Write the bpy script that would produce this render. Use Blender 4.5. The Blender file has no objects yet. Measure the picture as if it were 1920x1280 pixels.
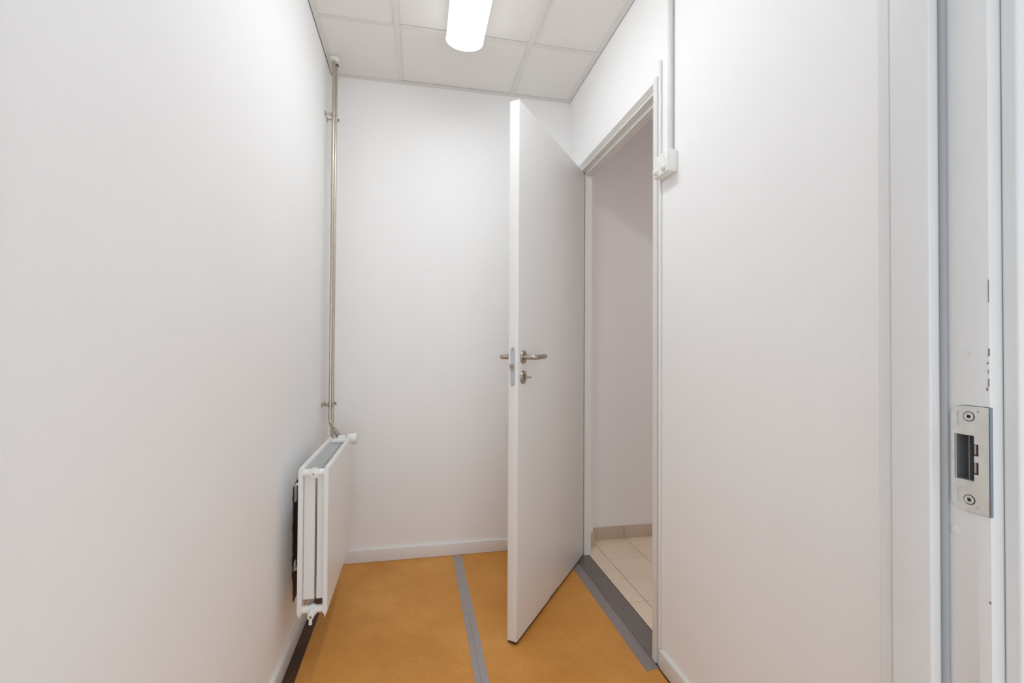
import bpy, bmesh, math, random
from mathutils import Vector, Matrix
random.seed(4)
PI = math.pi
S = bpy.context.scene
C = S.collection

# ------------------------------------------------------------------ camera
H = 1.1127
cam_d = bpy.data.cameras.new('camera'); cam = bpy.data.objects.new('camera', cam_d); C.objects.link(cam)
cam_d.sensor_width = 36; cam_d.lens = 871.77/1920*36; cam_d.clip_start = .01
r = Vector((.97934, -.20214, .00574)); u = Vector((-.00829, -.01177, .9999)); w = Vector((.20205, .97929, .0132))
M = Matrix((r, u, -w)).transposed().to_4x4(); M.translation = Vector((0, 0, H)); cam.matrix_world = M
S.camera = cam
# ------------------------------------------------------------------ world, lights, exposure
wd = bpy.data.worlds.new('world'); S.world = wd; wd.use_nodes = True
bg = wd.node_tree.nodes['Background']; bg.inputs[0].default_value = (.89, .945, 1, 1); bg.inputs[1].default_value = .88
def area(name, loc, rot, sx, sy, power, col=(1, 1, 1)):
    l = bpy.data.lights.new(name, 'AREA'); l.shape = 'RECTANGLE'; l.size = sx; l.size_y = sy; l.energy = power; l.color = col
    o = bpy.data.objects.new(name, l); o.location = loc; o.rotation_euler = rot; C.objects.link(o); return o
area('corridor_fill', (1.75, 1.0, 2.38), (0, 0, 0), .3, .6, 4.3, (1, .98, 1))  # added unseen area light, lifts the brightness of the corridor
area('hall_fill', (.30, -1.9, .95), (PI/2, 0, 0), 1.3, 1.6, 3.6, (.84, .93, 1)).data.spread = math.radians(85)  # added soft fill behind the camera, flattens the room lighting
LAMP = 12.6
S.view_settings.view_transform = 'Standard'; S.view_settings.look = 'None'
S.view_settings.exposure = .1; S.view_settings.gamma = 1; S.view_settings.use_curve_mapping = False
S.cycles.max_bounces = 12; S.cycles.diffuse_bounces = 8

# ------------------------------------------------------------------ materials
def mat(name, col, rough=.5, metal=0, bump=0, bscale=200, var=0, vscale=4, spec=.5):
    m = bpy.data.materials.new(name); m.use_nodes = True
    nt = m.node_tree; b = nt.nodes['Principled BSDF']
    b.inputs['Base Color'].default_value = (*col, 1); b.inputs['Roughness'].default_value = rough
    b.inputs['Metallic'].default_value = metal; b.inputs['Specular IOR Level'].default_value = spec
    tc = nt.nodes.new('ShaderNodeTexCoord')
    if var:
        n = nt.nodes.new('ShaderNodeTexNoise'); n.inputs['Scale'].default_value = vscale; n.inputs['Detail'].default_value = 5
        nt.links.new(tc.outputs['Object'], n.inputs['Vector'])
        rp = nt.nodes.new('ShaderNodeValToRGB'); e = rp.color_ramp.elements
        e[0].position = .3; e[1].position = .7
        e[0].color = (*[c*(1-var) for c in col], 1); e[1].color = (*[min(1, c*(1+var)) for c in col], 1)
        nt.links.new(n.outputs['Fac'], rp.inputs['Fac']); nt.links.new(rp.outputs['Color'], b.inputs['Base Color'])
    if bump:
        n = nt.nodes.new('ShaderNodeTexNoise'); n.inputs['Scale'].default_value = bscale; n.inputs['Detail'].default_value = 2
        nt.links.new(tc.outputs['Object'], n.inputs['Vector'])
        bp = nt.nodes.new('ShaderNodeBump'); bp.inputs['Strength'].default_value = bump; bp.inputs['Distance'].default_value = .001
        nt.links.new(n.outputs['Fac'], bp.inputs['Height']); nt.links.new(bp.outputs['Normal'], b.inputs['Normal'])
    return m
wall_m = mat('wall_paint', (.895, .895, .895), .75, bump=.25, bscale=300, var=.006, vscale=3, spec=.25)
corr_m = mat('corridor_paint', (.87, .84, .84), .75, bump=.2, bscale=260, spec=.25)
ceil_m = mat('ceiling_tile_board', (.84, .825, .80), .9, bump=.5, bscale=420, var=.008, vscale=60, spec=.1)
rail_m = mat('ceiling_rail_steel', (.765, .75, .725), .5, spec=.3)
dark_m = mat('ceiling_void', (.05, .045, .04), .9)
trim_m = mat('trim_gloss_paint', (.80, .80, .79), .35, bump=.05, bscale=60)
door_m = mat('door_lacquer', (.80, .795, .78), .38, bump=.04, bscale=90)
frame_m = mat('door_frame_paint', (.78, .775, .75), .4, bump=.05, bscale=60)
jamb_m = mat('entrance_frame_paint', (.74, .74, .735), .4, bump=.15, bscale=40, var=.012, vscale=9)
conduit_m = mat('conduit_plastic', (.68, .68, .665), .4)
subfl_m = mat('subfloor_brown', (.075, .028, .012), .45, bump=.3, bscale=60, var=.4, vscale=9)
grout_m = mat('tile_grout', (.40, .33, .27), .9)
tile_m = mat('floor_tile_glaze', (.86, .715, .55), .4, var=.05, vscale=7)
plinth_m = mat('plinth_tile_glaze', (.60, .48, .375), .45, var=.06, vscale=9)
tape_m = mat('grey_tape', (.36, .325, .31), .5, bump=.3, bscale=50, var=.04, vscale=20)
thres_m = mat('threshold_vinyl', (.19, .165, .15), .5, bump=.3, bscale=30, var=.05, vscale=14)
radi_m = mat('radiator_enamel', (.83, .83, .82), .3)
conv_m = mat('convector_sheet', (.80, .80, .79), .45)
valve_m = mat('white_plastic', (.84, .84, .82), .35)
pipe_m = mat('zinc_pipe', (.56, .50, .42), .28, metal=1, var=.08, vscale=30)
steel_m = mat('brushed_steel', (.50, .44, .38), .3, metal=1)
zinc_m = mat('strike_zinc', (.78, .80, .78), .36, metal=.85, var=.06, vscale=60)
zincd_m = mat('strike_lip_zinc', (.26, .31, .37), .4, metal=.8)
fplate_m = mat('lock_faceplate_zinc', (.60, .62, .66), .35, metal=.7)
black_m = mat('dark_gap', (.015, .012, .01), .7)
patch_m = mat('bare_wall_brown', (.055, .028, .016), .85, bump=.8, bscale=40, var=.5, vscale=20)
pocket_m = mat('pocket_grey', (.27, .275, .285), .5, metal=.3)
paintd_m = mat('scuff_grey', (.25, .23, .21), .8)
seal_m = mat('rubber_seal', (.36, .375, .39), .6)

# linoleum: ochre marbling
lino_m = bpy.data.materials.new('ochre_linoleum'); lino_m.use_nodes = True
nt = lino_m.node_tree; b = nt.nodes['Principled BSDF']; b.inputs['Roughness'].default_value = .5
b.inputs['Specular IOR Level'].default_value = .35
tc = nt.nodes.new('ShaderNodeTexCoord')
def noise(sc, det, ro=.6):
    n = nt.nodes.new('ShaderNodeTexNoise'); n.inputs['Scale'].default_value = sc; n.inputs['Detail'].default_value = det
    n.inputs['Roughness'].default_value = ro; nt.links.new(tc.outputs['Object'], n.inputs['Vector']); return n
def ramp(n, stops):
    rp = nt.nodes.new('ShaderNodeValToRGB'); e = rp.color_ramp.elements
    while len(e) < len(stops): e.new(.5)
    for k, (p_, c_) in enumerate(stops): e[k].position = p_; e[k].color = (*c_, 1)
    nt.links.new(n.outputs['Fac'], rp.inputs['Fac']); return rp
def mix(a, c, fac, mode='MIX'):
    m = nt.nodes.new('ShaderNodeMix'); m.data_type = 'RGBA'; m.blend_type = mode; m.inputs[0].default_value = fac
    nt.links.new(a.outputs[0], m.inputs[6]); nt.links.new(c.outputs[0], m.inputs[7])
    class O: outputs = [m.outputs[2]]
    return O
big = ramp(noise(3.2, 4), [(.3, (.60, .255, .044)), (.55, (.69, .315, .066)), (.75, (.76, .375, .10))])
mid = ramp(noise(75, 8, .8), [(.30, (.66, .60, .52)), (.48, (1, 1, 1)), (.72, (1.1, 1.14, 1.3))])
fin = ramp(noise(380, 3, .8), [(.36, (.45, .40, .34)), (.5, (1, 1, 1)), (.75, (1.2, 1.25, 1.5))])
m1 = mix(big, mid, .55, 'MULTIPLY'); m2 = mix(m1, fin, .38, 'MULTIPLY')
nt.links.new(m2.outputs[0], b.inputs['Base Color'])
glow_m = bpy.data.materials.new('lamp_diffuser_opal'); glow_m.use_nodes = True
g = glow_m.node_tree.nodes['Principled BSDF']; g.inputs['Base Color'].default_value = (.9, .9, .88, 1)
g.inputs['Emission Color'].default_value = (.91, .96, 1, 1); g.inputs['Emission Strength'].default_value = LAMP

gn = glow_m.node_tree; ge = gn.nodes.new('ShaderNodeNewGeometry'); sx_ = gn.nodes.new('ShaderNodeSeparateXYZ'); gn.links.new(ge.outputs['Normal'], sx_.inputs[0])
mr = gn.nodes.new('ShaderNodeMapRange'); mr.interpolation_type = 'SMOOTHSTEP'      # tubes sit low in the housing: the opal sides glow less than the underside
mr.inputs['From Min'].default_value = -.15; mr.inputs['From Max'].default_value = -.95; mr.inputs['To Min'].default_value = LAMP*.10; mr.inputs['To Max'].default_value = LAMP
gn.links.new(sx_.outputs['Z'], mr.inputs['Value']); gn.links.new(mr.outputs['Result'], g.inputs['Emission Strength'])

# ------------------------------------------------------------------ helpers
def bm_new(): return bmesh.new()
def add_box(bm, x0, x1, y0, y1, z0, z1, bev=0, seg=2):
    t = bmesh.new()
    v = [t.verts.new((x, y, z)) for x in (x0, x1) for y in (y0, y1) for z in (z0, z1)]
    for f in ((0, 1, 3, 2), (4, 6, 7, 5), (0, 4, 5, 1), (2, 3, 7, 6), (0, 2, 6, 4), (1, 5, 7, 3)): t.faces.new([v[i] for i in f])
    bmesh.ops.recalc_face_normals(t, faces=t.faces)
    if bev: bmesh.ops.bevel(t, geom=t.edges[:], offset=bev, segments=seg, profile=.5, affect='EDGES')
    me = bpy.data.meshes.new('t'); t.to_mesh(me); t.free(); bm.from_mesh(me); bpy.data.meshes.remove(me)
def box(x0, x1, y0, y1, z0, z1, bev=0, seg=2):
    bm = bmesh.new(); add_box(bm, x0, x1, y0, y1, z0, z1, bev, seg); return bm
def ring_frame(d):
    d = d.normalized(); a = Vector((0, 0, 1)) if abs(d.z) < .9 else Vector((1, 0, 0))
    s = d.cross(a).normalized(); return s, d.cross(s).normalized()
def add_tube(bm, pts, rad, n=16, caps=True):
    pts = [Vector(p) for p in pts]; rads = rad if isinstance(rad, (list, tuple)) else [rad]*len(pts)
    rings = []; s = None
    for i, p in enumerate(pts):
        if i == 0: d = pts[1]-p
        elif i == len(pts)-1: d = p-pts[i-1]
        else: d = (pts[i+1]-p).normalized()+(p-pts[i-1]).normalized()
        d.normalize()
        if s is None: s, t = ring_frame(d)
        else:
            s = (s-d*s.dot(d)).normalized()
        t = d.cross(s)
        rings.append([bm.verts.new(p+(s*math.cos(k*2*PI/n)+t*math.sin(k*2*PI/n))*rads[i]) for k in range(n)])
    for a, c in zip(rings, rings[1:]):
        for k in range(n): bm.faces.new((a[k], a[(k+1) % n], c[(k+1) % n], c[k]))
    if caps: bm.faces.new(rings[0][::-1]); bm.faces.new(rings[-1])
    return bm
def tube(pts, rad, n=16): return add_tube(bmesh.new(), pts, rad, n)
def lathe(prof, o, d, n=28):
    """prof: [(t along axis, radius)]"""
    o = Vector(o); d = Vector(d).normalized(); s, t = ring_frame(d); bm = bmesh.new(); rings = []
    for a, rr in prof:
        rings.append([bm.verts.new(o+d*a+(s*math.cos(k*2*PI/n)+t*math.sin(k*2*PI/n))*max(rr, 1e-5)) for k in range(n)])
    for a, c in zip(rings, rings[1:]):
        for k in range(n): bm.faces.new((a[k], a[(k+1) % n], c[(k+1) % n], c[k]))
    bm.faces.new(rings[0][::-1]); bm.faces.new(rings[-1]); return bm
def prism(poly, z0, z1, fn):
    """poly 2D (a,b) extruded from z0 to z1; fn(a,b,h) -> xyz"""
    bm = bmesh.new(); A = [bm.verts.new(fn(a, b_, z0)) for a, b_ in poly]; B = [bm.verts.new(fn(a, b_, z1)) for a, b_ in poly]
    bm.faces.new(A[::-1]); bm.faces.new(B); n = len(poly)
    for k in range(n): bm.faces.new((A[k], A[(k+1) % n], B[(k+1) % n], B[k]))
    return bm
def obj(name, bm, m, parent=None, smooth=35, label=None):
    bmesh.ops.recalc_face_normals(bm, faces=bm.faces)
    me = bpy.data.meshes.new(name); bm.to_mesh(me); bm.free(); me.materials.append(m)
    if smooth:
        me.polygons.foreach_set('use_smooth', [True]*len(me.polygons))
        me.set_sharp_from_angle(angle=math.radians(smooth))
    o = bpy.data.objects.new(name, me); C.objects.link(o)
    if parent is not None:
        o.parent = parent; o.matrix_parent_inverse = world(parent).inverted()
    if label: o['label'] = label
    return o
def world(o):
    m = Matrix.LocRotScale(o.location, o.rotation_euler, o.scale)
    if o.parent is not None: m = world(o.parent) @ o.matrix_parent_inverse @ m
    return m
def tag(o, label, cat, group=None, kind=None):
    o['label'] = label; o['category'] = cat
    if group: o['group'] = group
    if kind: o['kind'] = kind
    return o
def thing(name, label, cat, loc, group=None, kind=None):
    o = bpy.data.objects.new(name, None); C.objects.link(o); o.location = loc; o.empty_display_size = .05
    return tag(o, label, cat, group, kind)
def struct(name, bm, m, label, cat, smooth=35):
    return tag(obj(name, bm, m, None, smooth), label, cat, kind='structure')

XL, XR, YB, ZC = -.44, .85, 2.525, 2.5115
YF = .58                                     # room face of the front wall
OY0, OY1, OZ = 1.545, 2.388, 2.066           # rebate opening of the inner doorway

# ------------------------------------------------------------------ setting
bm = bmesh.new(); add_box(bm, XL-.12, XR+.0, -1.6, YB+.15, -.12, -.004); add_box(bm, XR, XR+.2, -1.6, OY0-.03, -.12, -.004)
floor = struct('floor', bm, subfl_m, 'dark brown bare subfloor, seen as a strip along the left wall', 'floor')
LX = -.386
def sheet(x0, x1, y0, y1, nm='linoleum_sheet'): return obj(nm, box(x0, x1, y0, y1, -.004, 0, .0006, 1), lino_m, floor)
sheet(LX, .2235, .40, YB-.0005)
sheet(.2245, .8345, .40, YB-.0005)
sheet(LX, .8345, -1.6, .399)
fc = struct('floor', box(.915, 2.4, .6, 2.70, -.12, -.003), grout_m, 'corridor floor of square beige tiles beyond the open doorway', 'floor')
gx = [.918, 1.003, 1.209, 1.415, 1.621, 1.827, 2.033, 2.24, 2.4]; gy = [.6, .675, .88, 1.085, 1.29, 1.494, 1.699, 1.903, 2.105, 2.31, 2.515, 2.56]
for a, c in zip(gx, gx[1:]):
    for d, e in zip(gy, gy[1:]):
        obj('floor_tile', box(a+.0014, c-.0014, d+.0014, e-.0014, -.006, 0, .0008, 1), tile_m, fc)

wl = struct('wall_left', box(XL-.12, XL, YF, YB+.12, -.05, 2.62), wall_m, 'smooth white painted left wall carrying the radiator', 'wall', 0)
wb = struct('wall_back', box(XL, XR, YB, YB+.12, -.05, 2.62), wall_m, 'white painted back wall behind the open door', 'wall', 0)
bm = bmesh.new()
XO = .93
add_box(bm, XR, XO, .46, OY0-.012, -.05, 2.62); add_box(bm, XR, XO, OY1+.012, YB, -.05, 2.62); add_box(bm, XR, XO, OY0-.012, OY1+.012, OZ+.024, 2.62)
wr = struct('wall_right', bm, wall_m, 'white painted right wall with the open doorway', 'wall', 0)
bm = bmesh.new()
add_box(bm, .76, 2.5, .448+.02, YF, -.05, 2.7); add_box(bm, -1.9, XL-.02, .468, YF, -.05, 2.7); add_box(bm, XL-.02, .76, .468, YF, 2.14, 2.7)
wf = struct('wall_front', bm, wall_m, 'white wall around the entrance opening beside the camera', 'wall', 0)
# corridor shell
bm = bmesh.new(); add_box(bm, XO, 2.4, 2.555, 2.7, -.05, 2.62)
wc = struct('wall_corridor_back', bm, corr_m, 'pale lilac corridor wall seen through the doorway', 'wall', 0)
nb = struct('wall_corridor_nib', box(XO, .985, 2.485, 2.555, -.05, 2.62, .002), corr_m, 'short white wall nib just beyond the far door jamb', 'wall', 0)
struct('wall_corridor_right', box(2.4, 2.5, .58, 2.7, -.05, 2.62), corr_m, 'far side wall of the corridor', 'wall', 0)
struct('ceiling', box(XO, 2.5, .58, 2.7, 2.5, 2.62), corr_m, 'corridor ceiling beyond the doorway', 'ceiling', 0)

ceil = struct('ceiling', box(XL, XR, YF, YB, 2.56, 2.62), dark_m, 'suspended ceiling of white mineral tiles in a narrow steel grid', 'ceiling', 0)
tx = [-.0932, .5068]; ty = [.873, 1.473, 2.073]
xs = [XL+.022]+tx+[XR-.022]; ys = [YF+.02]+ty+[YB-.022]
for i in range(3):
    for j in range(4):
        x0, x1, y0, y1 = xs[i]+.001, xs[i+1]-.001, ys[j]+.0005, ys[j+1]-.0005
        obj('ceiling_tile', box(x0, x1, y0, y1, ZC+.0026+.0007*((i*5+j*3) % 3), ZC+.018, .0008, 1), ceil_m, ceil)
def rail(x0, x1, y0, y1, z0=ZC, z1=ZC+.0022): return obj('ceiling_rail', box(x0, x1, y0, y1, z0, z1, .0004, 1), rail_m, ceil)
for x in tx: rail(x-.012, x+.012, YF+.025, YB-.025)
for y in ty:
    for a, c in ((XL+.025, tx[0]-.012), (tx[0]+.012, tx[1]-.012), (tx[1]+.012, XR-.025)): rail(a, c, y-.012, y+.012, ZC+.0005)
rail(XL+.0035, XL+.026, YF, YB-.0005); rail(XR-.026, XR-.003, YF, YB-.0005); rail(XL+.026, XR-.026, YB-.027, YB-.0005)
rail(XL+.026, XR-.026, YF, YF+.026)

# baseboards
def skirting(name, pts_box, label):
    return struct(name, box(*pts_box, .0035, 3), trim_m, label, 'baseboard')
skirting('baseboard_left', (XL-.006, XL+.013, YF, YB, -.004, .061), 'low white baseboard along the left wall beneath the radiator')
skirting('baseboard_back', (XL+.013, XR, YB-.013, YB+.006, 0, .0655), 'low white baseboard along the back wall')
skirting('baseboard_right', (XR-.013, XR+.006, .61, 1.496, 0, .0655), 'low white baseboard on the right wall in front of the doorway')
pb = tag(bpy.data.objects.new('baseboard_corridor', None), 'beige tile plinth along the corridor wall', 'baseboard', kind='structure'); C.objects.link(pb)
px = [.986, 1.2025, 1.41, 1.62, 1.83, 2.04, 2.25, 2.4]
for a, c in zip(px, px[1:]): obj('plinth_tile', box(a+.001, c-.001, 2.547, 2.555, 0, .0735, .0012), plinth_m, pb)
obj('plinth_tile', box(.936, .992, 2.476, 2.4845, 0, .0735, .0012), plinth_m, pb)
obj('plinth_tile', box(.9855, .993, 2.4855, 2.546, 0, .0735, .0012), plinth_m, pb)

# ------------------------------------------------------------------ inner door frame (trim_1)
tf = thing('trim_1', 'white steel door frame of the open doorway in the right wall', 'door frame', (XR, OY0, 0), kind='structure')
XF = .838
def jamb(y_edge, sgn):
    # L profile in plan (x, y); sgn=+1: opening lies towards +y from the edge
    e = y_edge; s = sgn
    poly = [(XF, e), (XF, e-s*.026), (XR-.0005, e-s*.026), (XR-.0005, e-s*.0115), (.93, e-s*.0115), (.93, e+s*.014), (.89, e+s*.014), (.89, e)]
    return poly
for nm, yy, s in (('near', OY0, 1), ('far', OY1, -1)):
    j = obj('jamb', prism(jamb(yy, s), 0, OZ+(.024 if s > 0 else 0), lambda a, b_, h: (a, b_, h)), frame_m, tf)
    bv = j.modifiers.new('b', 'BEVEL'); bv.width = .0018; bv.segments = 2; bv.limit_method = 'ANGLE'
# head: soffit splay, bright lip, rebate and stop (profile in x,z)
hp = [(.8495, OZ+.0235), (.866, OZ+.006), (.866, OZ), (.89, OZ), (.89, OZ-.019), (.93, OZ-.019), (.93, OZ+.0235)]
h = obj('frame_head', prism(hp, OY0+.0002, OY1-.0002, lambda a, b_, hh: (a, hh, b_)), frame_m, tf, smooth=0)
bv = h.modifiers.new('b', 'BEVEL'); bv.width = .0012; bv.segments = 2; bv.limit_method = 'ANGLE'
# threshold
th = tag(obj('threshold_strip', box(.834, .9165, OY0-.03, OY1-.004, 0, .0035, .001), thres_m), 'dark grey vinyl threshold strip between ochre floor and beige tiles', 'threshold')
edge = bmesh.new(); add_box(edge, .9165, .9205, OY0+.014, OY1-.014, 0, .002); obj('edge_gap', edge, black_m, th)

# grey tapes
tape2_m = mat('grey_tape_dark', (.28, .25, .24), .5, bump=.3, bscale=50, var=.05, vscale=20)  # darker grey than the middle tape
def tape(path, wdt, z, name, label, m=tape_m):
    bm = bmesh.new(); n = len(path); L = []; R_ = []; L2 = []; R2 = []
    for k, (x, y) in enumerate(path):
        wob = math.sin(k*1.7)*.0008; sk = .008 if k in (0, n-1) else 0
        L.append(bm.verts.new((x-wdt/2+wob, y-sk/2, z+.0008))); R_.append(bm.verts.new((x+wdt/2+wob, y+sk/2, z+.0008)))
        L2.append(bm.verts.new((x-wdt/2+wob, y-sk/2, z))); R2.append(bm.verts.new((x+wdt/2+wob, y+sk/2, z)))
    for k in range(n-1):
        bm.faces.new((L[k], L[k+1], R_[k+1], R_[k])); bm.faces.new((L2[k], R2[k], R2[k+1], L2[k+1]))
        bm.faces.new((L[k], L2[k], L2[k+1], L[k+1])); bm.faces.new((R_[k], R_[k+1], R2[k+1], R2[k]))
    bm.faces.new((L[0], R_[0], R2[0], L2[0])); bm.faces.new((L[-1], L2[-1], R2[-1], R_[-1]))
    return tag(obj(name, bm, m), label, 'tape')
t1 = tape([(.2215+.0035*math.sin((y-.45)*1.2), y) for y in [.45+i*(2.053/24) for i in range(25)]], .047, .0001, 'floor_tape',
     'grey tape strip running down the middle of the ochre linoleum floor')
obj('seam_ridge', box(.2225, .2235, .46, 1.95, .0009, .0014), thres_m, t1)
obj('paint_fleck', box(.201, .208, 2.432, 2.436, .0009, .0022, .0005, 1), valve_m, t1); obj('paint_fleck', box(.222, .238, 2.494, 2.498, .0009, .0022, .0005, 1), valve_m, t1)
t2 = tape([(.811-.001*math.sin(y*3), y) for y in [1.492+i*(.875/12) for i in range(13)]], .05, .0001, 'floor_tape',
     'grey tape strip on the linoleum beside the doorway threshold', tape2_m)

# ------------------------------------------------------------------ inner door leaf
ANG = math.atan2(.61, .792)                   # leaf opened into the room
P0 = Vector((.376, 1.706, 0)); D = Vector((math.sin(ANG), math.cos(ANG), 0)); N = Vector((D.y, -D.x, 0)); UP = Vector((0, 0, 1))
door = thing('door_1', 'white flush door standing half open into the room, with lever handle and key', 'door', (.846, 2.384, 0), kind='structure')
def LF(s, n, z): return P0+D*s+N*n+UP*z       # s along leaf from free edge, n out of the visible face
MD = Matrix((D, N, UP)).transposed().to_4x4(); MD.translation = P0
def leafbox(s0, s1, n0, n1, z0, z1, bev=0):
    bm = box(s0, s1, n0, n1, z0, z1, bev); bmesh.ops.transform(bm, matrix=MD, verts=bm.verts); return bm
LW = .825
leaf = obj('door_leaf', leafbox(0, LW, -.04, 0, .014, 2.052, .0015), door_m, door)
obj('bottom_shade_strip', leafbox(.003, LW-.003, -.037, -.003, .005, .0142), subfl_m, door)  # dark strip standing in for the shade under the leaf
ch = bmesh.new(); add_box(ch, .002, .004, -.0008, .0006, .028, .036); add_box(ch, .002, .010, -.0008, .0004, .024, .026)
add_box(ch, .34, .44, -.0008, .0005, .0145, .021); bmesh.ops.transform(ch, matrix=MD, verts=ch.verts)
sc = obj('scuff_mark', ch, paintd_m, leaf)
ZH = 1.077; SH = .041
for sg, fn in ((1, 0), (-1, -.04)):
    nd = N*sg
    lv = [LF(SH, fn+sg*a, ZH) for a in (.0, .02, .038)]
    import itertools
    # neck, bend and grip
    c = Vector((SH, fn+sg*.038)); pts = lv[:]
    for k in range(1, 7):
        a = k/6*PI/2; pts.append(LF(SH+.018*(1-math.cos(a)), fn+sg*(.038+.018*math.sin(a)), ZH))
    pts += [LF(.10, fn+sg*.056, ZH+.001), LF(.125, fn+sg*.0555, ZH+.0015), LF(.142, fn+sg*.052, ZH+.002), LF(.156, fn+sg*.045, ZH+.002), LF(.166, fn+sg*.034, ZH+.002)]
    rr = [.0095]*len(pts)
    hnd = obj('lever_handle', tube(pts, rr, 18), steel_m, door)
    obj('rose', lathe([(0, .026), (.003, .026), (.0075, .0245), (.008, .012), (.008, .0001)], LF(SH, fn, ZH), nd), steel_m, hnd)
    es = obj('key_escutcheon', lathe([(0, .026), (.003, .026), (.0065, .0245), (.007, .012), (.007, .0001)], LF(SH+.0005, fn, .9995), nd), steel_m, door)
    kh = bmesh.new()
    q0, q1 = sorted((fn+sg*.0068, fn+sg*.0076)); add_box(kh, SH-.002, SH+.003, q0, q1, .989, 1.006)
    bmesh.ops.transform(kh, matrix=MD, verts=kh.verts); 
    add_tube(kh, [LF(SH+.0005, fn+sg*.0068, 1.005), LF(SH+.0005, fn+sg*.0076, 1.005)], .0042, 14)
    obj('keyhole', kh, black_m, es)
key = bmesh.new(); add_tube(key, [LF(SH, .004, 1.0), LF(SH, .022, 1.0)], .0022, 12)
add_tube(key, [LF(SH, .022, 1.0), LF(SH, .024, 1.0), LF(SH, .034, 1.0), LF(SH, .037, 1.0)], [.002, .0045, .0045, .002], 12)
tag(obj('door_key', key, steel_m), 'small key sticking out of the lock below the lever handle', 'key')
# lock faceplate on the free edge
def EF(a, o, z): return P0-N*a-D*o+UP*z       # a across the edge, o proud
pl = []
for k in range(13): pl.append((.0225+.0095*math.cos(PI*k/12), 1.105+.0095*math.sin(PI*k/12)))
for k in range(13): pl.append((.0225-.0095*math.cos(PI*k/12), .975-.0095*math.sin(PI*k/12)))
fp = obj('lock_faceplate', prism(pl, -.001, .0012, lambda a, b_, h: EF(a, h, b_)), fplate_m, door)
for z in (1.105, .975): obj('screw', lathe([(0, .0042), (.0006, .004), (.0006, .0015), (.0001, .001)], EF(.0225, .001, z), -D, 16), steel_m, fp)
obj('latch_bolt', prism([(.0145, 1.0325), (.0315, 1.0325), (.0315, 1.049), (.0145, 1.049)], .0, .010, lambda a, b_, h: EF(a, h if b_ > 1.04 or h < .005 else h-.003, b_)), steel_m, fp)
obj('anti_thrust_bolt', prism([(.0165, 1.0235), (.0275, 1.0235), (.0275, 1.0305), (.0165, 1.0305)], .0, .006, lambda a, b_, h: EF(a, h, b_)), steel_m, fp)
for z in (.24, 1.80):
    hg = bmesh.new(); add_tube(hg, [LF(LW+.004, -.043, z-.045), LF(LW+.004, -.043, z+.045)], .0065, 14)
    add_tube(hg, [LF(LW+.004, -.043, z+.045), LF(LW+.004, -.043, z+.052)], [.0065, .003], 14); obj('hinge', hg, steel_m, door)

# ------------------------------------------------------------------ entrance frame at the camera (trim_2)
t2f = thing('trim_2', 'white profiled frame of the near entrance doorway at the right edge', 'door frame', (.73, .5, 0), kind='structure')
XS, XB, YO, YS, YI = .7065, .73, .466, .5206, .5766
def bevelled(o, wv, seg=3):
    b_ = o.modifiers.new('b', 'BEVEL'); b_.width = wv; b_.segments = seg; b_.limit_method = 'ANGLE'; return o
jp = [(XB, YO), (XB, YS), (XS, YS), (XS, YI), (.76, YI), (.76, YO)]
rj = obj('jamb', prism(jp, 0, 2.12, lambda a, b_, h: (a, b_, h)), jamb_m, t2f, smooth=30)
# pocket cut behind the strike plate
cut = obj('cut', box(XB-.01, XB+.022, .4835, .5055, .9375, .9985), pocket_m)
bo = rj.modifiers.new('c', 'BOOLEAN'); bo.object = cut; bo.solver = 'EXACT'
dg = bpy.context.evaluated_depsgraph_get(); nm_ = bpy.data.meshes.new_from_object(rj.evaluated_get(dg)); rj.modifiers.clear(); rj.data = nm_
bpy.data.objects.remove(cut)
bm = bmesh.new(); bm.from_mesh(rj.data)
es_ = [e for e in bm.edges if abs(e.verts[0].co.z-e.verts[1].co.z) > 1.5 and len(e.link_faces) == 2 and e.calc_face_angle(0) > .5
       and (abs(e.verts[0].co.y-YO) < 1e-4 or abs(e.verts[0].co.x-XS) < 1e-4)]
bmesh.ops.bevel(bm, geom=es_, offset=.003, segments=4, profile=.5, affect='EDGES'); bm.to_mesh(rj.data); bm.free()
rj.data.polygons.foreach_set('use_smooth', [True]*len(rj.data.polygons)); rj.data.set_sharp_from_angle(angle=math.radians(30))
obj('rebate_seal', lathe([(0, .0045), (2.1, .0045)], (XB-.0035, YS-.0035, .01), (0, 0, 1), 12), seal_m, t2f)
lj = [(-(a-.1435)+.1435*0-.0, b_) for a, b_ in jp]
lp = [(-.456, YO), (-.456, YS), (-.432, YS), (-.432, YI), (-.4595, YI), (-.4595, YO)]
obj('jamb', prism(lp, 0, 2.12, lambda a, b_, h: (a, b_, h)), jamb_m, t2f)
hd = [(YO, 2.12), (YS, 2.12), (YS, 2.096), (YI, 2.096), (YI, 2.139), (YO, 2.139)]
obj('frame_head', prism(hd, -.4595, .76, lambda a, b_, h: (h, a, b_)), jamb_m, t2f)
bevelled(obj('architrave', box(.712, .775, .5802, .600, 0, 2.16), jamb_m, t2f), .0025)
bevelled(obj('architrave', box(.750, .82, .4475, .4655, 0, 2.16), jamb_m, t2f), .003)
bevelled(obj('architrave', box(-.53, -.462, .4475, .4655, 0, 2.16), jamb_m, t2f), .003)
bevelled(obj('architrave', box(-.53, .82, .4475, .4655, 2.1605, 2.22), jamb_m, t2f), .003)

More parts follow.
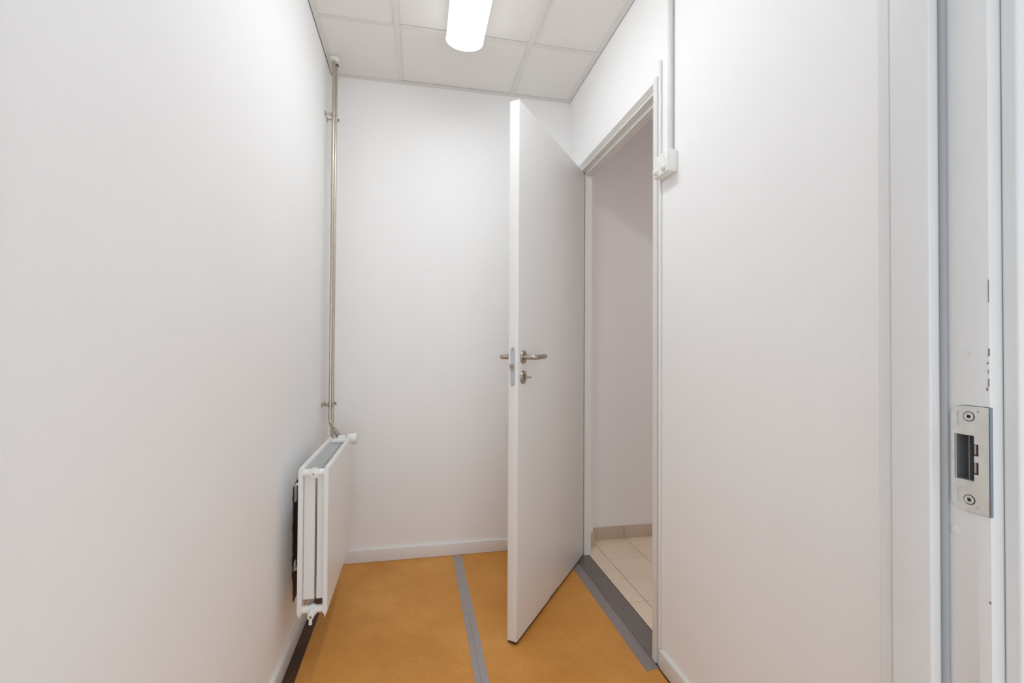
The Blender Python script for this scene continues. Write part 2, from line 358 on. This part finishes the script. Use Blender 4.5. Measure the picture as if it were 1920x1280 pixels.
# strike plate: 2D curve with holes, extruded
def circ(cx, cy, ra, n=20): return [(cx+ra*math.cos(k*2*PI/n), cy+ra*math.sin(k*2*PI/n)) for k in range(n)]
def slot(cx, cy, hw, hh, n=8):
    return [(cx+hw*math.cos(PI*k/n), cy+hh-hw+hw*math.sin(PI*k/n)) for k in range(n+1)]+[(cx-hw*math.cos(PI*k/n), cy-hh+hw-hw*math.sin(PI*k/n)) for k in range(n+1)]
def corner(cx, cy, ra, a0, a1, n=8): return [(cx+ra*math.cos(a0+(a1-a0)*k/n), cy+ra*math.sin(a0+(a1-a0)*k/n)) for k in range(n+1)]
# coordinates: a = y, b = z ; plate spans y .4655-.5100, z .897-1.038
outer = [(.4665, .897)]+corner(.494, .913, .016, -PI/2, 0, 10)+corner(.494, 1.022, .016, 0, PI/2, 10)+[(.4665, 1.038)]
hole = [(.5058, .9365), (.5058, .999), (.4830, .999), (.4830, .9878), (.4781, .9878), (.4781, .9723), (.4830, .9723), (.4830, .9639), (.4781, .9639), (.4781, .9477), (.4830, .9477), (.4830, .9365)]
loops = [outer, hole, slot(.5008, 1.0203, .0022, .0098), slot(.5008, .9160, .0022, .0098), circ(.4778, 1.0314, .0020), circ(.4788, .9046, .0020)]
cu = bpy.data.curves.new('cu', 'CURVE'); cu.dimensions = '2D'; cu.fill_mode = 'BOTH'; cu.extrude = .0011
oc = [(.4665, .8963)]+corner(.494, .913, .0167, -PI/2, 0, 10)+corner(.494, 1.022, .0167, 0, PI/2, 10)+[(.4665, 1.0387)]
inn = [(.4668, .8972)]+corner(.494, .913, .0158, -PI/2, 0, 10)+corner(.494, 1.022, .0158, 0, PI/2, 10)+[(.4668, 1.0378)]
bmo = bmesh.new(); va = [bmo.verts.new((XB-.0004, a, b_)) for a, b_ in oc]; vb2 = [bmo.verts.new((XB-.0004, a, b_)) for a, b_ in inn]
for k in range(len(oc)-1): bmo.faces.new((va[k], va[k+1], vb2[k+1], vb2[k]))
for lp_ in loops:
    sp = cu.splines.new('POLY'); sp.points.add(len(lp_)-1); sp.use_cyclic_u = True
    for k, (a, b_) in enumerate(lp_): sp.points[k].co = (a, b_, 0, 1)
co = bpy.data.objects.new('cu', cu); C.objects.link(co); dg = bpy.context.evaluated_depsgraph_get(); me = bpy.data.meshes.new_from_object(co.evaluated_get(dg)); bpy.data.objects.remove(co)
bm = bmesh.new(); bm.from_mesh(me)
for v in bm.verts: a, b_, h_ = v.co; v.co = (XB-.0011+h_, a, b_)
strike = obj('strike_plate', bm, zinc_m, t2f, smooth=30)
obj('plate_lip', box(XB-.0024, XB+.0012, .4640, .4658, .8965, 1.0385, .0006), zincd_m, strike)
for zc in (1.0239, .9127):
    obj('screw', lathe([(0, .0058), (.0012, .0056), (.0014, .0045), (.0009, .0042), (.0009, .0001)], (XB-.0018, .4886, zc), (-1, 0, 0), 28), zinc_m, strike)
    st = []
    for k in range(12):
        rr = .0030 if k % 2 == 0 else .0018; st.append((.4886+rr*math.cos(k*PI/6), zc+rr*math.sin(k*PI/6)))
    obj('screw_recess', prism(st, XB-.0031, XB-.0026, lambda a, b_, h: (h, a, b_)), black_m, strike, smooth=0)
    rg = lathe([(0, .0067), (.0004, .0067), (.0004, .0059), (0, .0059)], (XB-.0021, .4886, zc), (-1, 0, 0), 28); obj('screw_rim', rg, black_m, strike)
for z0, z1 in ((.9485, .9632), (.973, .987)):
    obj('notch_gap', box(XB-.0006, XB-.0001, .4781, .4832, z0-.0006, z1+.0008), black_m, strike)
    obj('latch_tab', box(XB-.0014, XB-.0004, .4812, .4836, z0+.001, z1, .0003, 1), steel_m, strike)
pk = bmesh.new(); add_box(pk, XB+.0005, XB+.0218, .4836, .4840, .9376, .9984); add_box(pk, XB+.0005, XB+.0218, .5050, .5054, .9376, .9984)
add_box(pk, XB+.0005, XB+.0218, .4836, .5054, .9376, .9380); add_box(pk, XB+.0005, XB+.0218, .4836, .5054, .9980, .9984); add_box(pk, XB+.021, XB+.0218, .4836, .5054, .9376, .9984); add_box(pk, XB+.006, XB+.0215, .4936, .4946, .9376, .9984)
obj('lock_pocket', pk, pocket_m, strike)
obj('edge_gap', bmo, black_m, strike)
# blanking plug and scuffs
obj('blanking_plug', lathe([(0, .0062), (.0006, .0062), (.0009, .0056), (.0009, .0001)], (XB-.0001, .5075, .8652), (-1, 0, 0), 28), jamb_m, t2f)
sm = bmesh.new()
for (a, b_, l, t) in ((.4676, .7864, .003, .0009), (.4672, 1.110, .010, .0007), (.4675, 1.0705, .010, .0006), (.4678, 1.085, .005, .0005), (.4671, 1.19, .03, .0003), (.4690, 1.062, .004, .001), (.4684, 1.096, .003, .0009)):
    add_box(sm, XB-.0004, XB+.001, a-t, a+t, b_-l/2, b_+l/2)
obj('paint_chip', sm, paintd_m, t2f)
sm = bmesh.new()
for (a, b_, ra) in ((.4885, 1.108, .0024), (.4905, 1.116, .0016), (.495, 1.142, .0012)):
    add_tube(sm, [(XB-.0003, a, b_), (XB-.0008, a, b_-.0004)], [ra, ra*.6], 10)
obj('paint_dent', sm, jamb_m, t2f)

# ------------------------------------------------------------------ ceiling lamp
LXc, LW2 = .2025, .0855
lamp = thing('ceiling_light', 'long white half-round fluorescent light glowing on the tiled ceiling', 'light', (LXc, 1.48, ZC))
ly0, ly1 = .88, 2.075
tray = obj('tray', box(LXc-.078, LXc+.078, ly0+.01, ly1-.01, 2.488, ZC-.0003, .003), valve_m, lamp)
def halfpoly(wd_, zt, dp, n=22): return [(LXc+wd_*math.cos(PI*k/n), zt-dp*math.sin(PI*k/n)**.9) for k in range(n+1)]
dif = obj('diffuser', prism(halfpoly(LW2-.003, 2.490, .047), ly0+.006, ly1-.006, lambda a, b_, h: (a, h, b_)), glow_m, lamp, smooth=40)
for y0, y1 in ((ly0, ly0+.0055), (ly1-.0055, ly1)):
    obj('end_cap', prism(halfpoly(LW2, 2.493, .053), y0, y1, lambda a, b_, h: (a, h, b_)), valve_m, lamp, smooth=40)

# ------------------------------------------------------------------ radiator
rad = thing('radiator', 'white double panel radiator mounted low on the left wall', 'radiator', (-.34, 1.95, .21))
ra0, ra1, rz0, rz1 = 1.655, 2.205, .215, .711
def panel(xc, xo):
    # pressed panel: chamfered rim, pinched bottom seam
    t = .0075
    prof = [(xc-t, rz0+.012), (xc-.0015, rz0+.004), (xc-.0015, rz0-.004), (xc+.0015, rz0-.004), (xc+.0015, rz0+.004), (xc+t, rz0+.012), (xc+t, rz1-.009), (xc+.002, rz1), (xc-.002, rz1), (xc-t, rz1-.009)]
    o = obj('panel', prism(prof, ra0, ra1, lambda a, b_, h: (a, h, b_)), radi_m, rad, smooth=25)
    return bevelled(o, .003)
XPR, XPF = -.371, -.291
panel(XPR, -1); panel(XPF, 1)
for x0, x1 in ((XPR+.0085, -.3285), (-.3205, XPF-.0085)):     # corrugated convector sheets
    bm = bmesh.new(); pts = []; y = ra0+.016; k = 0
    base, tip = (x0, x1) if x0 < -.34 else (x1, x0)
    while y < ra1-.02:
        pts += [(base, y), (tip, y), (tip, y+.013), (base, y+.013)]; y += .026
    lo = [bm.verts.new((a, b_, .268)) for a, b_ in pts]; hi = [bm.verts.new((a, b_, .681)) for a, b_ in pts]
    for i in range(len(pts)-1): bm.faces.new((lo[i], lo[i+1], hi[i+1], hi[i]))
    cv = obj('convector', bm, conv_m, rad, smooth=0); so = cv.modifiers.new('s', 'SOLIDIFY'); so.thickness = .0012; so.offset = 0
zt, zb = .690, .236
def header(y, z):
    bm = tube([(XPR+.006, y, z), (XPR+.03, y, z), (XPR+.032, y, z), (XPF-.032, y, z), (XPF-.03, y, z), (XPF-.006, y, z)], [.0125, .0125, .0145, .0145, .0125, .0125], 20)
    add_tube(bm, [(-.331, y-.004, z), (-.331, y+.004, z)], .0165, 20)
    return obj('connecting_pipe', bm, radi_m, rad)
for y in (ra0+.013, ra1-.013):
    header(y, zt)
    header(y, zb)
obj('plug_rim', lathe([(0, .0178), (.0015, .0178), (.0016, .015)], (-.3285, ra0+.0035, zt), (0, -1, 0), 24), rail_m, rad)
pg = obj('end_plug', lathe([(0, .0155), (.004, .0155), (.005, .0125), (.016, .0125), (.0165, .0115), (.0165, .0001)], (-.329, ra0+.006, zt), (0, -1, 0), 24), radi_m, rad)
obj('plug_socket', lathe([(0, .0038), (.001, .0038)], (-.329, ra0-.011, zt), (0, -1, 0), 6), steel_m, pg)
bv_ = obj('bleed_valve', lathe([(0, .0155), (.005, .0155), (.006, .0115), (.028, .0105), (.029, .009), (.029, .0001)], (-.331, ra0+.006, zb-.004), (0, -1, -.15), 24), radi_m, rad)
obj('drain_spout', tube([(-.331, ra0-.017, zb-.008), (-.332, ra0-.018, zb-.034)], [.0055, .005], 14), valve_m, bv_)
obj('valve_screw', lathe([(0, .0042), (.001, .0042)], (-.331, ra0-.0228, zb-.0083), (0, -1, -.15), 6), steel_m, bv_)
# thermostat valve at the far end
vy = ra1+.047
vb = bmesh.new(); add_tube(vb, [(-.331, ra1-.012, zt), (-.331, ra1+.01, zt)], .011, 18); add_tube(vb, [(-.331, ra1+.01, zt), (-.331, vy, zt)], .009, 16)
add_tube(vb, [(-.345, vy, zt), (-.318, vy, zt)], .0155, 18); add_tube(vb, [(-.318, vy, zt), (-.308, vy, zt)], .0125, 18)
vbo = obj('valve_body', vb, valve_m, rad)
obj('thermostat_head', lathe([(0, .0185), (.003, .0215), (.006, .0225), (.038, .0245), (.043, .0235), (.044, .020), (.044, .0001)], (-.3065, vy, zt), (1, -.04, 0), 30), valve_m, rad)
rb = bmesh.new()
for k in range(15):
    a = k*2*PI/15; cy, cz = math.cos(a), math.sin(a)
    add_tube(rb, [(-.299, vy+cy*.0220, zt+cz*.0220), (-.266, vy+cy*.0238-.001, zt+cz*.0238)], .0016, 6)
obj('grip_ribs', rb, valve_m, rad)
dk = bmesh.new()
for k in range(8):
    a = k*PI/4+.2; add_box(dk, -.3075, -.3045, vy+math.cos(a)*.0175-.0022, vy+math.cos(a)*.0175+.0022, zt+math.sin(a)*.0175-.0022, zt+math.sin(a)*.0175+.0022)
obj('vent_slots', dk, black_m, rad)
for yy in (1.87, 2.08):                      # wall brackets behind the rear panel
    bm = bmesh.new(); add_box(bm, XL+.0035, XL+.006, yy-.015, yy+.015, .535, .600, .0008, 1); add_box(bm, XL+.004, XPR-.009, yy-.013, yy+.013, .597, .600, .0005, 1)
    add_box(bm, XL+.028, XL+.0305, yy-.013, yy+.013, .525, .600, .0005, 1); obj('wall_bracket', bm, valve_m, rad)
    bm = bmesh.new(); add_box(bm, XL+.0035, XL+.006, yy-.012, yy+.012, .28, .315); add_box(bm, XL+.004, XPR-.008, yy-.013, yy+.013, .285, .288); add_box(bm, XL+.03, XL+.033, yy-.012, yy+.012, .285, .335)
    obj('wall_bracket', bm, valve_m, rad)
# bare brown patch in the wall finish behind the radiator
rp_ = random.Random(3); poly = []
for k in range(24): poly.append((1.846+rp_.uniform(-.006, .008)+(.020*max(0, 8-k)/8), .165+k*.0185))
poly += [(1.90, .604), (2.0, .598), (2.12, .603)]
for k in range(12): poly.append((2.14+rp_.uniform(-.01, .01), .58-k*.035))
poly += [(2.05, .18), (1.95, .172)]
obj('bare_patch', prism(poly, XL-.004, XL+.003, lambda a, b_, h: (h, a, b_)), patch_m, wl, smooth=0)

# ------------------------------------------------------------------ heating pipes
PX = -.4015
def riser(name, y, label, pts, extra=None):
    o = thing(name, label, 'pipe', (PX, y, .8), 'heating pipes in the back left corner')
    obj('tube', tube(pts, .0076, 18), pipe_m, o); return o
def arc(c, e1, e2, rad_, a0, a1, n=7):
    return [Vector(c)+Vector(e1)*rad_*math.cos(a0+(a1-a0)*k/n)+Vector(e2)*rad_*math.sin(a0+(a1-a0)*k/n) for k in range(n+1)]
y1, y2 = 2.368, 2.428
A = Vector((PX, y1, .752)); B = Vector((-.341, vy+.004, zt+.006)); d = (B-A).normalized()
p1 = [(PX, y1, ZC+.02), (PX, y1, .768)]
for k in range(1, 7):
    t_ = k/6; a_ = Vector((PX, y1, .768)); b2 = Vector((PX, y1, .745)); c2 = Vector((PX, y1, .745))+(B-Vector((PX, y1, .745))).normalized()*.023
    p1.append(a_*(1-t_)**2+b2*2*t_*(1-t_)+c2*t_*t_)
p1.append(B)
r1 = riser('heating_pipe', y1, 'nearer metal heating pipe that bends into the radiator thermostat valve', p1)
obj('collar', tube([(PX, y1, .768), (PX, y1, .772), (PX, y1, .784), (PX, y1, .787)], [.0098, .0098, .0098, .0092], 18), pipe_m, r1)
q = Vector((PX, y1, .745)); dd = (B-q).normalized()
L_ = (B-q).length
obj('compression_nut', tube([q+dd*L_*.42, q+dd*L_*.44, q+dd*L_*.60, q+dd*L_*.62], [.009, .0118, .0118, .009], 6), steel_m, r1)
obj('compression_nut', tube([q+dd*L_*.68, q+dd*L_*.70, q+dd*L_*.86, q+dd*L_*.88], [.009, .0125, .0125, .009], 6), steel_m, r1)
r2 = riser('heating_pipe', y2, 'farther metal heating pipe that runs straight down behind the radiator valve',
           [(PX, y2, ZC+.02), (PX, y2, .26), (PX+.008, y2-.006, .242), (PX+.022, y2-.03, zb), (-.345, ra1+.05, zb), (-.331, ra1-.005, zb)])
obj('pipe_rosette', lathe([(0, .0245), (.003, .0245), (.006, .0225), (.010, .019), (.013, .0125), (.014, .0095), (.014, .0001)], (PX, y1, ZC-.0005), (0, 0, -1), 32), valve_m, r1)
obj('hole_gap', lathe([(0, .0125), (.0008, .0125)], (PX, y2, ZC-.0003), (0, 0, -1), 24), black_m, r2)
def clamp(rt, y, z, collar_mat):
    bm = bmesh.new(); add_tube(bm, [(PX, y, z-.008), (PX, y, z+.008)], .0105, 20)
    add_box(bm, PX+.006, PX+.019, y-.003, y+.003, z-.007, z+.007, .001, 1); add_box(bm, PX-.019, PX-.006, y-.003, y+.003, z-.007, z+.007, .001, 1)
    cl = obj('pipe_clamp', bm, collar_mat, rt)
    obj('clamp_stud', tube([(PX-.009, y, z), (XL+.004, y, z)], .0035, 10), steel_m, cl)
    obj('clamp_foot', lathe([(0, .013), (.002, .013), (.004, .008)], (XL+.0002, y, z), (1, 0, 0), 20), pipe_m, cl)
for y, rt in ((y1, r1), (y2, r2)):
    clamp(rt, y, 2.238, pipe_m); clamp(rt, y, .832, steel_m)

# ------------------------------------------------------------------ switch box, conduit, trunking strip
sb = thing('light_switch', 'white surface-mounted double light switch on the right wall by the doorway', 'switch', (XR, 1.447, 1.74))
sx = .815; sy0, sy1, sz0, sz1 = 1.4005, 1.495, 1.704, 1.778
obj('switch_box', box(sx+.003, XR-.0005, sy0, sy1, sz0, sz1, .003), valve_m, sb)
obj('front_plate', box(sx-.0015, sx+.0035, sy0+.0015, sy1-.0015, sz0+.0015, sz1-.0015, .0015), valve_m, sb)
for yc in (1.4235, 1.4725):
    k_ = obj('rotary_knob', lathe([(0, .0115), (.003, .0115), (.009, .0085), (.012, .0075), (.013, .006), (.013, .0001)], (sx-.0012, yc, 1.7235), (-1, 0, -.12), 24), valve_m, sb)
    rm = bmesh.new()
    obj('knob_recess', lathe([(0, .0135), (.0004, .0135), (.0004, .0118)], (sx-.0014, yc, 1.7235), (-1, 0, 0), 28), rail_m, sb)
    obj('indicator_hole', lathe([(0, .0018), (.0004, .0018)], (sx-.0014, yc+.006, 1.762), (-1, 0, 0), 12), paintd_m, sb)
    obj('label_slot', box(sx-.0020, sx-.001, yc-.012, yc+.004, 1.749, 1.7515, .0003, 1), rail_m, sb)
tag(obj('cable_conduit', tube([(XR-.0105, 1.428, sz1-.004), (XR-.0105, 1.428, ZC-.001)], .009, 18), conduit_m), 'white round cable conduit rising from the switch box to the ceiling', 'conduit')
ts = bmesh.new(); add_box(ts, XR-.010, XR-.0004, 1.499, 1.511, 0.0005, 2.140, .003, 3)
tag(obj('cable_trunking', ts, trim_m), 'slim white vertical trunking strip beside the near doorway jamb', 'conduit')
